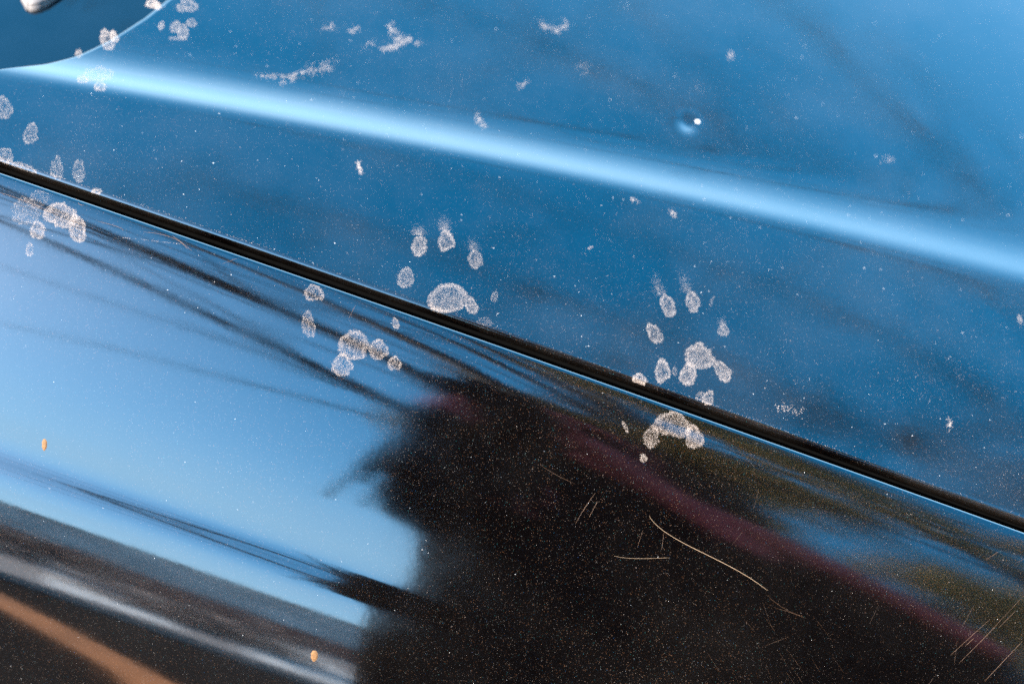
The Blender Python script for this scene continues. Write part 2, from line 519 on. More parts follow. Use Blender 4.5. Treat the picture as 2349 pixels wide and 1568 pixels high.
paw_print([(963, 563, 18, 24, 0, 1, 1, 10), (1023, 552, 18, 24, 0, 1, 1, 14), (1090, 594, 16, 21, 0, .8, .8, 12), (931, 636, 18, 22, 10, .75, .8),
           (1027, 682, 43, 31, -8, .95), (1081, 700, 15, 20, -15, .9), (1135, 680, 7, 14, 15, .5), (1113, 737, 18, 9, 10, .25)],
          "clear paw print with four toes on the bonnet above the shut line")
paw_print([(1531, 699, 15, 27, -22, 1, 1, 22), (1588, 690, 15, 25, -18, 1, 1, 22), (1502, 763, 15, 26, -35, .8), (1660, 757, 13, 13, 0, .8, .8, 10),
           (1633, 690, 3, 14, 20, .4)],
          "toe marks of a paw print with dragged streaks above the toes")
paw_print([(1605, 815, 33, 28, 8, 1), (1579, 858, 18, 27, 10, 1.1, .6), (1657, 850, 16, 27, -35, 1, .6), (1519, 850, 17, 27, 0, 1),
           (1467, 870, 17, 14, 10, 1.2), (1548, 850, 5, 12, 0, .5), (1625, 912, 12, 18, 15, .8), (1608, 908, 12, 9, 0, .6)],
          "smudged double paw print on the bonnet beside the shut line")
paw_print([(131, 385, 15, 26, 0, .55, .6), (182, 391, 14, 25, 0, .6, .6), (222, 438, 12, 7, 0, 1)], "faint pair of toe marks at the bonnet's edge")
paw_print([(8, 246, 20, 25, 0, .75), (71, 307, 16, 25, 10, .7, .9), (12, 358, 20, 18, 30, .7), (55, 385, 30, 10, 20, .6)], "ring shaped toe marks on the clean patch of bonnet, dust left out as shade")
paw_print([(222, 170, 36, 19, -5, .35, 1.0), (231, 198, 13, 11, 0, .6), (190, 182, 14, 8, 0, .6)], "broad pale pad mark on the bonnet's bright crease", (0.00008, 0.00016))
paw_print([(246, 90, 15, 24, -15, .7, .9), (180, 123, 8, 9, 0, .6), (262, 84, 9, 13, -20, 1)], "blurred toe mark near the headlight edge", (0.00008, 0.00016))
paw_print([(350, 8, 16, 9, 0, 1.2), (362, 14, 7, 7, 0, 2), (428, 14, 24, 14, 0, .5), (402, 62, 10, 14, 30, .6), (420, 72, 12, 16, 0, .6), (370, 58, 6, 10, 20, .7), (440, 52, 12, 9, 0, .5), (408, 88, 20, 4, 0, .5)],
          "broken pale smudges of a paw print near the bonnet's corner", (0.00008, 0.00016))
# on the wing
paw_print([(142, 493, 38, 29, 12, .8), (178, 523, 19, 30, -15, .9, .5), (87, 526, 16, 21, 0, .8, .6), (58, 482, 32, 30, -20, .28, .2), (90, 455, 26, 20, -30, .22, .2), (68, 572, 8, 15, 0, .5)],
          "thick pale paw print on the wing below the shut line")
paw_print([(720, 671, 22, 19, 15, .55), (708, 742, 15, 30, -6, .4, .5)], "two faint toe marks high on the wing")
paw_print([(812, 790, 33, 32, 0, .55, 1.3), (868, 801, 22, 22, 0, .55, 1.3), (785, 836, 23, 24, 0, .55, 1.1), (906, 833, 15, 16, 0, .6, 1.3), (908, 741, 7, 14, -15, .7)],
          "cluster of ringed pads on the wing beside the dark reflection")
paw_print([(1545, 972, 40, 30, 5, .5, 1.7), (1592, 1003, 19, 29, -15, .65, .7), (1495, 1001, 17, 25, 5, .5, .7), (1434, 978, 4, 14, -25, .7), (1476, 1050, 8, 10, -20, .7)],
          "ringed paw print on the dark part of the wing")

# irregular smears and crumbs of dried dirt on the bonnet
def smear(poly, width, dens, label, size=(0.00013, 0.00024)):
    pts = []
    for (x0, y0), (x1, y1) in zip(poly[:-1], poly[1:]):
        L_ = math.hypot(x1 - x0, y1 - y0); n = int(L_ * dens)
        t = rng.uniform(0, 1, n)
        pts.append(np.stack([x0 + (x1 - x0) * t + rng.normal(0, width, n), y0 + (y1 - y0) * t + rng.normal(0, width, n)], -1))
    PX = np.concatenate(pts)
    k = snoise(PX[:, 0], PX[:, 1], 0.09, poly[0][0]) > -0.12
    PX = PX[k]
    if len(PX) < 4: return
    P, below = to_surface(PX)
    ok = np.abs(P[:, 1]) > HALF + 0.0002
    speck_obj("dirt_smear", P[ok], rng.uniform(size[0], size[1], ok.sum()), DUST, wing if below[0] else bonnet, 1.8, None, 0.35, label=label)

smear([(893, 52), (908, 82), (922, 95)], 6, 9, "dried dirt smear shaped like a bird foot")
smear([(875, 112), (905, 108), (935, 88), (960, 98)], 5, 8, "curved dried dirt smear")
smear([(845, 112), (855, 102)], 7, 9, "dried dirt blob")
smear([(800, 72), (822, 64)], 4, 7, "short dried dirt streak")
smear([(745, 66), (768, 56)], 5, 6, "short dried dirt streak")
smear([(590, 172), (650, 178), (700, 165)], 4, 4, "long faint dirt streak above the crease")
smear([(700, 165), (745, 155), (768, 142)], 8, 6, "long dried dirt streak above the crease")
smear([(640, 190), (680, 178)], 4, 5, "short dried dirt streak")
smear([(1240, 50), (1252, 65), (1280, 72), (1300, 60), (1296, 45)], 4, 6, "curled dirt ring")
smear([(1330, 165), (1348, 150)], 9, 4, "faint dirt blotch")
smear([(1190, 190), (1200, 198), (1212, 186)], 4, 5, "small dirt blotch")
smear([(1095, 260), (1100, 280), (1112, 290)], 5, 7, "small pale dirt fleck")
smear([(822, 372), (828, 398)], 3, 9, "small pale chip of dirt below the crease")
smear([(1448, 456), (1462, 464)], 3, 6, "small dirt fleck below the crease")
smear([(1540, 488), (1550, 494)], 3.5, 9, "small curled dirt fleck")
smear([(1345, 580), (1356, 566)], 2, 4, "tiny dirt streak")
smear([(2338, 725), (2349, 740)], 4, 8, "pale dirt fleck at the bonnet's edge")
smear([(1785, 930), (1800, 940), (1845, 945)], 7, 3, "scattered dirt streak above the shut line")
smear([(2176, 962), (2182, 975), (2174, 980)], 4, 6, "small ring shaped water mark")
smear([(1675, 120), (1678, 140)], 4, 6, "faint dirt fleck")
smear([(1600, 200), (1610, 212)], 5, 3, "faint dirt fleck")
smear([(2025, 365), (2050, 368)], 5, 3, "faint dirt fleck")
smear([(280, 545), (330, 550), (420, 560)], 0.6, 2, "thin scuff", (0.00006, 0.0001))

# ------------------------------------------------------------------ loose dust
def dust_field(parent, below, n, mean, sigma, name, keepf, mat=DUST):
    if below:
        PX = np.stack([rng.uniform(-500, 2850, n), rng.uniform(200, 1900, n)], -1)
    else:
        PX = np.stack([rng.uniform(-400, 2800, n), rng.uniform(-350, 1500, n)], -1)
    side = (PX[:, 1] - 784) - 0.351 * (PX[:, 0] - 1174.5)
    PX = PX[(side > 24) if below else (side < -20)]
    PX = PX[keepf(PX)]
    P, _ = to_surface(PX)
    ok = (np.abs(P[:, 1]) > HALF + 0.0006) & (P[:, 0] > edge_x(P[:, 1]) + 0.003)
    if below: ok = np.abs(P[:, 1]) > HALF + 0.0006
    P = P[ok]
    sz = np.exp(rng.normal(math.log(mean), sigma, len(P)))
    return speck_obj(name, P, np.clip(sz, 0.00003, 0.00045), mat, parent, 1.8, None, 0.5, kind="stuff")

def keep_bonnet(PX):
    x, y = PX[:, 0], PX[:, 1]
    shaded = (x < 150 + 12 * np.sin(y * 0.05)) & (y > 150) & (y < 420)  # cast shadow imitated by leaving the dust out of this patch
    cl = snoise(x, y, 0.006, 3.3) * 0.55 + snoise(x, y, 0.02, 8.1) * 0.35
    return (rng.uniform(0, 1, len(x)) < np.clip(0.55 + cl, 0.06, 1)) & (~shaded | (rng.uniform(0, 1, len(x)) < 0.08))

def keep_wing(PX):
    x, y = PX[:, 0], PX[:, 1]
    cl = snoise(x, y, 0.006, 13.3) * 0.6
    side = (y - 784) - 0.351 * (x - 1174.5)
    return rng.uniform(0, 1, len(x)) < np.clip(0.45 + cl + 0.35 * np.exp(-side / 130), 0.06, 1)

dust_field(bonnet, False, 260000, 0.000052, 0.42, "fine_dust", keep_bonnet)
dust_field(wing, True, 85000, 0.000045, 0.40, "fine_dust", keep_wing)
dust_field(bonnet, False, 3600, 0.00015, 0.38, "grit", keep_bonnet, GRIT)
dust_field(wing, True, 800, 0.00014, 0.30, "grit", keep_wing, GRIT)

# dust caught along the two edges of the shut line
def edge_dust(parent, y0, n):
    x = rng.uniform(-0.34, 0.36, n)
    k = snoise(x, x * 0, 14, y0 * 900) + 0.25 + (x > -0.02) * 0.25 > rng.uniform(-0.2, 0.7, n)
    x = x[k]; y = y0 + np.sign(y0) * np.abs(rng.normal(0, 0.0006, len(x)))
    speck_obj("edge_dust", np.stack([x, y], -1), rng.uniform(0.00005, 0.00014, len(x)), DUST, parent, 2.0, None, 0.5, kind="stuff")
def speck(px, py, r):  # pale bead added in place of the sun's glint on the dent
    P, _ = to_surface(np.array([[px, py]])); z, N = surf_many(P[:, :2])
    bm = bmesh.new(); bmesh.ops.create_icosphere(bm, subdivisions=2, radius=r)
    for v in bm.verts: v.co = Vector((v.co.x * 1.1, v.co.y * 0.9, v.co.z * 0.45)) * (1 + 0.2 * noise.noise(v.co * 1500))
    me = bpy.data.meshes.new("glint_speck"); bm.to_mesh(me); bm.free()
    o = link("glint_speck", me, GRIT, bonnet, label="tiny white chip in the rim of the dent"); o.location = (P[0, 0], P[0, 1], float(z[0]) - GROUND)
speck(1601, 279, 0.0014)
edge_dust(bonnet, HALF + 0.0014, 1600)

# ------------------------------------------------------------------ hairs, scratches, spots
def tube_on_surface(name, PX, rad, mat, parent, lift=0.0001, n=60, **props):
    PX = np.asarray(PX, float)
    t = np.linspace(0, 1, len(PX)); tt = np.linspace(0, 1, n)
    # Catmull-like smoothing through a cubic fit of the chord
    deg = min(len(PX) - 1, 4)
    sx_ = np.polyval(np.polyfit(t, PX[:, 0], deg), tt); sy_ = np.polyval(np.polyfit(t, PX[:, 1], deg), tt)
    P, _ = to_surface(np.stack([sx_, sy_], -1))
    z, N = surf_many(P[:, :2]); P[:, 2] = z
    P = P + N * (lift + rad)
    T = np.gradient(P, axis=0); T /= np.linalg.norm(T, axis=1)[:, None]
    B = np.cross(T, N); m = 5
    prof_r = rad * (0.35 + 0.65 * np.sin(np.pi * np.clip(tt * 0.96 + 0.02, 0, 1)) ** 0.5)
    V = np.stack([P + prof_r[:, None] * (math.cos(2 * math.pi * k / m) * N + math.sin(2 * math.pi * k / m) * B) for k in range(m)], 1).reshape(-1, 3)
    i = np.arange(n - 1)[:, None] * m + np.arange(m)[None]; j = np.arange(n - 1)[:, None] * m + (np.arange(m)[None] + 1) % m
    Fc = np.stack([i, j, j + m, i + m], -1).reshape(-1, 4)
    off = np.array([0, 0, GROUND]) if parent else np.zeros(3)
    return V - off, Fc

def hair(PX, rad, label):
    V, Fc = tube_on_surface("pet_hair", PX, rad, HAIRMAT, None)
    c = V.mean(0)
    o = link("pet_hair", mesh_np("pet_hair", V - c, Fc, True), HAIRMAT, None, label=label, category="hair", group="hairs lying on the wing")
    o.location = c
hair([(1489, 1183), (1530, 1222), (1580, 1250), (1640, 1282), (1695, 1308), (1730, 1332), (1762, 1354)], 0.00010, "long pale curved hair lying on the dark wing")
hair([(1409, 1274), (1440, 1279), (1480, 1280), (1535, 1278)], 0.00005, "short thin hair beside the long pale hair")

def scratch_set(parent, segs, name="scratches"):
    Vs, Fs, o = [], [], 0
    for PX, rad in segs:
        V, Fc = tube_on_surface("s", PX, rad, None, parent, lift=-rad * 1.2, n=14)
        Vs.append(V); Fs.append(Fc + o); o += len(V)
    link(name, mesh_np(name, np.concatenate(Vs), np.concatenate(Fs), True), SCRATCH, parent, kind="stuff")

segs = [([(2270, 1420), (2180, 1502)], 0.00008), ([(2349, 1365), (2245, 1475)], 0.00005), ([(2215, 1480), (2235, 1462)], 0.0001),
        ([(2285, 1435), (2200, 1520)], 0.00007), ([(2345, 1470), (2260, 1560)], 0.0001), ([(2330, 1400), (2290, 1440)], 0.00008),
        ([(1365, 1130), (1335, 1175)], 0.00006), ([(1350, 1150), (1320, 1200)], 0.00006), ([(1370, 1150), (1352, 1185)], 0.00009),
        ([(1240, 1065), (1270, 1085), (1320, 1110)], 0.00006), ([(1760, 1365), (1800, 1395), (1850, 1417)], 0.00006), ([(1775, 1392), (1840, 1412)], 0.00005),
        ([(1523, 1220), (1518, 1260)], 0.00006), ([(1475, 1215), (1462, 1255)], 0.00005), ([(2330, 1290), (2349, 1282)], 0.00007), ([(2262, 1283), (2290, 1265)], 0.00008)]
for i in range(9):
    x, y = rng.uniform(1250, 2349), rng.uniform(1000, 1600); L_ = rng.uniform(15, 60); a = R(rng.normal(120, 18))
    if (y - 784) - 0.351 * (x - 1174.5) < 60: continue
    segs.append(([(x, y), (x + math.cos(a) * L_, y + math.sin(a) * L_)], rng.uniform(0.00002, 0.00004)))
for i in range(14):     # polishing marks
    x, y = 1790 + rng.normal(0, 60), 1490 + rng.normal(0, 45); L_ = rng.uniform(25, 70); a = R(rng.normal(58, 5))
    segs.append(([(x, y), (x + math.cos(a) * L_, y + math.sin(a) * L_)], rng.uniform(0.000015, 0.000028)))
segs = [(q, r * 0.6) for q, r in segs]
scratch_set(wing, segs)
segs = [([(330, 532), (395, 545), (430, 572)], 0.00008), ([(390, 536), (415, 555), (440, 575)], 0.00007), ([(0, 442), (60, 462), (140, 495)], 0.00007), ([(510, 605), (545, 592)], 0.00006), ([(225, 508), (270, 520), (282, 530)], 0.00007),
        ([(175, 455), (182, 468), (195, 470)], 0.00008), ([(800, 730), (815, 700)], 0.00005)]
scratch_set(wing, segs, "light_scratches")

def spot(cx, cy, rx, ry, rot):
    n = 16
    pts = [(cx, cy)] + [(cx + rx * 0.6 * math.cos(2 * math.pi * k / n), cy + ry * 0.6 * math.sin(2 * math.pi * k / n)) for k in range(n)] + \
          [(cx + rx * (1 + 0.1 * math.sin(3 * k)) * math.cos(2 * math.pi * k / n), cy + ry * (1 + 0.08 * math.cos(5 * k)) * math.sin(2 * math.pi * k / n)) for k in range(n)]
    P, _ = to_surface(np.array(pts)); z, N = surf_many(P[:, :2]); P[:, 2] = z
    lift = np.array([0.0003] + [0.00028] * n + [0.00002] * n)
    P = P + N * lift[:, None] - np.array([0, 0, GROUND])
    bm = bmesh.new(); v = [bm.verts.new(p) for p in P]
    for k in range(n):
        k2 = (k + 1) % n
        bm.faces.new((v[0], v[1 + k2], v[1 + k]))
        bm.faces.new((v[1 + k], v[1 + k2], v[1 + n + k2], v[1 + n + k]))
    bmesh.ops.recalc_face_normals(bm, faces=bm.faces)
    me = bpy.data.meshes.new("orange_spot"); bm.to_mesh(me); bm.free()
    link("orange_spot", me, ORANGE, wing, label="tiny oval orange spot on the wing")
spot(102, 1019, 6, 14, 0)
spot(721, 1503, 8, 13, 0)

# ------------------------------------------------------------------ what the paint mirrors
# ground
ASPHALT = simple("asphalt", (0.007, 0.006, 0.006), 1.0, 0.35, 25, Specular_IOR_Level=0.1)
PAVE = simple("pale_concrete", (0.27, 0.245, 0.24), 0.85, 0.2, 8)
WHITE = simple("white_road_paint", (0.75, 0.73, 0.71), 0.8, 0.2, 10)
BRICK = simple("orange_brick", (0.42, 0.15, 0.05), 0.85, 0.3, 12)
def sheet(name, x0, x1, y0, y1, z0, z1, mat, **props):
    V = [(x, y, z) for z in (z0, z1) for x, y in ((x0, y0), (x1, y0), (x1, y1), (x0, y1))]
    Fc = [(0, 3, 2, 1), (4, 5, 6, 7), (0, 1, 5, 4), (1, 2, 6, 5), (2, 3, 7, 6), (3, 0, 4, 7)]
    return link(name, mesh_np(name, V, Fc), mat, None, **props)
sheet("ground", -400, 400, -400, 400, GROUND - 0.3, GROUND, ASPHALT, kind="structure")
sheet("pavement", -60, 60, -11.5, -3.2, GROUND - 0.05, GROUND + 0.12, PAVE, kind="structure")
def stripe(name, a, b_, half, z0, z1, mat):
    a, b_ = Vector(a), Vector(b_); n = (b_ - a).normalized(); n = Vector((-n.y, n.x)) * half
    q = [a + n, a - n, b_ - n, b_ + n]
    V = [(p.x, p.y, z) for z in (z0, z1) for p in q]
    link(name, mesh_np(name, V, [(0, 3, 2, 1), (4, 5, 6, 7), (0, 1, 5, 4), (1, 2, 6, 5), (2, 3, 7, 6), (3, 0, 4, 7)]), mat, None, kind="structure")
stripe("orange_line", (-1.45, -3.15), (0.02, -0.95), 0.075, GROUND - 0.02, GROUND + 0.004, BRICK)
stripe("white_line", (-2.3, -8.9), (-0.80, -3.4), 0.20, GROUND + 0.10, GROUND + 0.124, WHITE)
stripe("white_line", (-0.60, -8.5), (-0.12, -3.35), 0.30, GROUND + 0.10, GROUND + 0.124, WHITE)

BARK = simple("bark", (0.06, 0.045, 0.035), 0.9, 0.4, 12)
LEAF_A = simple("autumn_leaf", (0.52, 0.37, 0.14), 0.7, 0.4, 3)
LEAF_B = simple("dry_brown_leaf", (0.34, 0.25, 0.22), 0.8, 0.5, 3)
LEAF_G = simple("olive_leaf", (0.16, 0.16, 0.08), 0.7, 0.4, 1.5)

def limb(V, Fc, pts, r0, r1, m=6):
    n = len(pts); base = len(V)
    for i, p in enumerate(pts):
        d = (pts[min(i + 1, n - 1)] - pts[max(i - 1, 0)]).normalized()
        a = d.orthogonal().normalized(); b_ = d.cross(a)
        r = r0 + (r1 - r0) * i / (n - 1)
        for k in range(m):
            V.append(p + a * r * math.cos(2 * math.pi * k / m) + b_ * r * math.sin(2 * math.pi * k / m))
    for i in range(n - 1):
        for k in range(m):
            k2 = (k + 1) % m
            Fc.append((base + i * m + k, base + i * m + k2, base + (i + 1) * m + k2, base + (i + 1) * m + k))

def wander(p, d, length, n, bend, rnd, up=0.0):
    pts = [p.copy()]; d = d.normalized()
    for i in range(n):
        d = (d + Vector((rnd.uniform(-bend, bend), rnd.uniform(-bend, bend), rnd.uniform(-bend, bend) + up))).normalized()
        p = p + d * length / n; pts.append(p.copy())
    return pts

def tree(loc, height, seed, label, leafmat, nleaf=2500, leafsize=0.09, spread=2.2, first=0.45, extra=(), name="tree", thick=0.03):
    rnd = random.Random(seed)
    root = empty(name, loc, label=label, category=name, group=name + "s mirrored in the paint")
    V, Fc, tips = [], [], []
    trunk = wander(Vector((0, 0, -0.2)), Vector((rnd.uniform(-.1, .1), rnd.uniform(-.1, .1), 1)), height * 0.8, 9, 0.08, rnd)
    limb(V, Fc, trunk, height * 0.022, height * 0.006, 8)
    starts = []
    for i in range(9):
        t = first + (1 - first) * i / 15
        k = t * 9; i0 = min(int(k), 8); p = trunk[i0].lerp(trunk[i0 + 1], k - i0)
        a = i * 2.4 + rnd.uniform(-.4, .4)
        starts.append((p, Vector((math.cos(a), math.sin(a), rnd.uniform(0.25, 0.7))), spread * (1.1 - 0.6 * (t - first) / (1 - first)) * rnd.uniform(.8, 1.2), True))
    for p, d, L_, leafy in starts + list(extra):
        b1 = wander(p, d, L_, 7, 0.16 if leafy else 0.10, rnd, 0.03 if leafy else 0.0)
        limb(V, Fc, b1, (min(0.012, thick) if leafy else thick) * L_ + 0.006, 0.006 if leafy else 0.014, 5)
        for q in range(2, 8):
            for _ in range(2):
                dd = (b1[q] - b1[q - 1]).normalized() + Vector((rnd.uniform(-.8, .8), rnd.uniform(-.8, .8), rnd.uniform(-.4, .6)))
                b2 = wander(b1[q], dd, L_ * rnd.uniform(.2, .42), 4, 0.25, rnd)
                limb(V, Fc, b2, 0.008 if leafy or thick < 0.02 else 0.022, 0.003 if leafy else 0.006, 4)
                if leafy: tips += b2[1:]
    me = bpy.data.meshes.new("trunk"); me.from_pydata([tuple(v) for v in V], [], Fc); me.update()
    for p in me.polygons: p.use_smooth = True
    link("trunk", me, BARK, root)
    V, Fc = [], []
    for i in range(nleaf):
        c = rnd.choice(tips) + Vector((rnd.gauss(0, .16), rnd.gauss(0, .16), rnd.gauss(0, .14)))
        a = Vector((rnd.gauss(0, 1), rnd.gauss(0, 1), rnd.gauss(0, .6))).normalized(); b_ = a.orthogonal().normalized()
        s = leafsize * rnd.uniform(.6, 1.3); n0 = len(V)
        V += [c - a * s, c + b_ * s * .5, c + a * s, c - b_ * s * .5]; Fc.append((n0, n0 + 1, n0 + 2, n0 + 3))
    me = bpy.data.meshes.new("crown"); me.from_pydata([tuple(v) for v in V], [], Fc); me.update()
    link("crown", me, leafmat, root, kind="stuff")
    return root

G = Vector((0, 0, GROUND))
near = Vector((2.7, -2.3, GROUND))
tree(near, 10.0, 3, "tall autumn tree leaning over the car", LEAF_A, 22000, 0.05, 3.0, 0.40)
bare = Vector((2.3, -6.4, GROUND))
over = [(Vector((-0.3, 0.5, 4.2 + 0.22 * k)), Vector((-0.54 + 0.055 * (k - 4), 0.84, 0.02 + 0.012 * k)), 6.4 + 0.3 * k, False) for k in range(9)]
tree(bare, 10.5, 9, "autumn tree with long bare branches behind the person", LEAF_A, 20000, 0.06, 2.9, 0.42, over, "tree", 0.022)
for i, (x, y, h, mat_, lab) in enumerate([
                                  (6.0, -15, 6.5, LEAF_A, "tall rusty tree behind the pavement"),
                                  (10.0, -12, 7.0, LEAF_G, "tall olive tree at the corner of the pavement")]):
    tree(Vector((x, y, GROUND)), h, 20 + i, lab, mat_, 2600, 0.12, h * 0.42, 0.25)
for i, (x, y, h, lab) in enumerate([(-1.9, -6.0, 1.3, "rusty shrub beside the white painted line"), (-3.2, -7.6, 1.6, "wide rusty shrub close to the garden wall"), (-0.75, -4.6, 0.8, "small rusty shrub at the pavement's edge")]):
    tree(Vector((x, y, GROUND + 0.1)), h, 50 + i, lab, LEAF_B, 900, 0.06, h * 0.5, 0.15, (), "shrub")
far = Vector((6.5, 5.2, GROUND))
reach = [(Vector((-0.2, 0, 5.9 + 0.22 * k)), Vector((-1, 0.10 + 0.07 * ((k * 3) % 5 - 2), 0.015 * (k - 2))), 7.2 + 0.7 * (k % 3), k % 2 == 0) for k in range(7)]
tree(far, 9.5, 31, "tall tree across the bonnet with fine drooping twigs", LEAF_G, 6500, 0.045, 1.8, 0.6, reach, "tree", 0.006)
STUCCO = simple("grey_stucco", (0.72, 0.68, 0.67), 0.95, 0.3, 1.2)
TERRA = simple("terracotta_plinth", (0.40, 0.14, 0.10), 0.9, 0.3, 3)
gw = empty("garden_wall", (-8, -12.5, GROUND), label="long grey stucco garden wall beyond the pavement", category="wall")
def wall_box(name, x0, x1, y0, y1, z0, z1, mat):
    V = [(x + 8, y + 12.5, z) for z in (z0, z1) for x, y in ((x0, y0), (x1, y0), (x1, y1), (x0, y1))]
    link(name, mesh_np(name, V, [(0, 3, 2, 1), (4, 5, 6, 7), (0, 1, 5, 4), (1, 2, 6, 5), (2, 3, 7, 6), (3, 0, 4, 7)]), mat, gw)
wall_box("wall_face", -26, 1.5, -12.7, -12.4, -0.1, 2.6, STUCCO)
wall_box("coping", -26.1, 1.6, -12.8, -12.3, 2.6, 2.72, PAVE)
wall_box("plinth", -26.05, 1.55, -12.75, -12.34, -0.1, 0.95, TERRA)

# ------------------------------------------------------------------ the person mirrored in the wing
JACKET = simple("black_wool_coat", (0.004, 0.0034, 0.0034), 1.0, 0.4, 40, Specular_IOR_Level=0.05)
TROUSER = simple("black_trousers", (0.006, 0.005, 0.005), 1.0, 0.3, 40, Specular_IOR_Level=0.05)
SKIN = simple("skin", (0.30, 0.17, 0.12), 0.6, 0.1, 30)
HAIR = simple("dark_brown_hair", (0.008, 0.005, 0.004), 0.8, 0.4, 60, Specular_IOR_Level=0.08)
MAROON = simple("maroon_wool", (0.62, 0.095, 0.095), 0.95, 0.4, 40)
CAMMAT = simple("black_camera_body", (0.008, 0.007, 0.007), 0.7, 0.3, 60, Specular_IOR_Level=0.1)

def skin_mesh(name, verts, edges, rad, root=0, sub=2):
    me = bpy.data.meshes.new(name); me.from_pydata(verts, edges, []); me.update()
    o = bpy.data.objects.new(name, me); col.objects.link(o)
    md = o.modifiers.new("skin", 'SKIN'); md.use_smooth_shade = True
    for i, r in enumerate(rad):
        sv = me.skin_vertices[0].data[i]
        sv.radius = r if isinstance(r, tuple) else (r, r); sv.use_root = (i == root)
    s = o.modifiers.new("sub", 'SUBSURF'); s.levels = sub; s.render_levels = sub
    bpy.context.view_layer.update()
    dg = bpy.context.evaluated_depsgraph_get()
    out = bpy.data.meshes.new_from_object(o.evaluated_get(dg))
    bpy.data.objects.remove(o); bpy.data.meshes.remove(me)
    for p in out.polygons: p.use_smooth = True
    out.name = name
    return out

PB = Vector((0.16, -0.72, GROUND))
def person():
    root = empty("person", PB, label="person in a black coat and maroon hat taking a photograph of the car", category="person")
    b = lambda x, y, z: (x - PB.x, y - PB.y, z - GROUND)
    J, Ed, Rd = [], [], []
    def add(p, r, parent=None):
        J.append(b(*p)); Rd.append(r)
        if parent is not None: Ed.append((parent, len(J) - 1))
        return len(J) - 1
    pel = add((0.16, -0.74, -0.02), (0.18, 0.135))
    wst = add((0.16, -0.73, 0.12), (0.185, 0.13), pel)
    chs = add((0.15, -0.70, 0.30), (0.215, 0.14), wst)
    shc = add((0.13, -0.69, 0.45), (0.16, 0.11), chs)
    nk = add((0.11, -0.68, 0.55), 0.06, shc)
    hd = add((0.09, -0.655, 0.63), (0.072, 0.082), nk)
    add((0.085, -0.63, 0.73), (0.066, 0.074), hd)
    for s in (-1, 1):
        if s < 0:
            sh = add((-0.01, -0.69, 0.42), 0.068, shc)
            el = add((-0.02, -0.64, 0.18), 0.052, sh); wr = add((-0.045, -0.56, 0.46), 0.033, el); hn = add((-0.04, -0.535, 0.53), (0.036, 0.02), wr)
        else:
            sh = add((0.33, -0.66, 0.46), 0.072, shc)
            el = add((0.42, -0.63, 0.30), 0.054, sh); wr = add((0.20, -0.57, 0.50), 0.034, el); hn = add((0.11, -0.54, 0.57), (0.036, 0.02), wr)
        hp = J[hn]; hx, hy, hz = hp[0] + PB.x, hp[1] + PB.y, hp[2] + GROUND
        for q in range(4):
            f1 = add((hx - s * 0.012, hy + 0.004 + 0.010 * (q - 1.5), hz + 0.03 - 0.006 * (q - 1.5)), 0.009, hn)
            add((hx - s * 0.034, hy + 0.016 + 0.012 * (q - 1.5), hz + 0.036 + 0.004 * q), 0.0075, f1)
        t1 = add((hx - s * 0.018, hy - 0.022, hz + 0.002), 0.010, hn)
        add((hx - s * 0.038, hy - 0.030, hz + 0.016), 0.0085, t1)
        hip = add((0.16 + s * 0.095, -0.74, -0.10), 0.10, pel)
        kn = add((0.16 + s * 0.105, -0.71, -0.48), 0.064, hip)
        an = add((0.16 + s * 0.11, -0.76, -0.87), 0.044, kn)
        add((0.16 + s * 0.13, -0.64, -0.912), 0.038, an)
    me = skin_mesh("body", J, Ed, Rd, pel)
    for m in (JACKET, TROUSER, SKIN, MAROON): me.materials.append(m)
    for p in me.polygons:
        c = p.center; x, y, z = c.x + PB.x, c.y + PB.y, c.z + GROUND
        mi = 1 if z < -0.14 else 0
        if z > 0.40 and p.normal.z > 0.25 and y < -0.60: mi = 3       # maroon shoulders
        if z > 0.26 and y > -0.62 and z < 0.54 and x > 0.06: mi = 3               # maroon sleeves
        if z > 0.52 and abs(x - 0.10) < 0.12 and y < -0.565: mi = 2   # neck and face
        if y > -0.565 and z > 0.49: mi = 3                            # gloves
        p.material_index = mi
    body = bpy.data.objects.new("body", me); col.objects.link(body); body.parent = root
    # wide cape thrown over the coat
    lev = [(0.585, 0.06, 0.18, .07), (0.555, 0.02, 0.27, .10), (0.52, -0.02, 0.35, .12), (0.48, -0.035, 0.45, .13), (0.44, -0.045, 0.54, .135), (0.39, -0.035, 0.61, .14), (0.30, -0.035, 0.66, .145),
           (0.15, -0.02, 0.67, .15), (0.0, 0.0, 0.67, .16), (-0.2, 0.02, 0.67, .17), (-0.33, 0.03, 0.66, .17)]
    V, Fc = [], []; nseg = 48
    for z, x0, x1, ry in lev:
        for k in range(nseg):
            a = 2 * math.pi * k / nseg; fold = 1 + 0.05 * math.sin(9 * a + z * 3) * min(1, (0.6 - z) * 3)
            ca, sa = math.cos(a), math.sin(a)
            V.append(b((x0 + x1) / 2 + (x1 - x0) / 2 * math.copysign(abs(ca) ** 0.8, ca), -0.70 + ry * sa * fold, z))
    for j in range(len(lev) - 1):
        for k in range(nseg):
            Fc.append((j * nseg + k, (j + 1) * nseg + k, (j + 1) * nseg + (k + 1) % nseg, j * nseg + (k + 1) % nseg))
    me = bpy.data.meshes.new("cape"); me.from_pydata(V, [], Fc); me.update()
    for p in me.polygons: p.use_smooth = True
    link("cape", me, JACKET, root)
    V, Fc = [], []
    limb(V, Fc, [Vector(b(*p)) for p in ((0.10, -0.585, 0.545), (0.20, -0.575, 0.50), (0.32, -0.565, 0.46), (0.44, -0.57, 0.415), (0.54, -0.585, 0.37))], 0.030, 0.022, 10)
    me = bpy.data.meshes.new("scarf"); me.from_pydata([tuple(v) for v in V], [], Fc); me.update()
    for p in me.polygons: p.use_smooth = True
    link("scarf", me, MAROON, root)
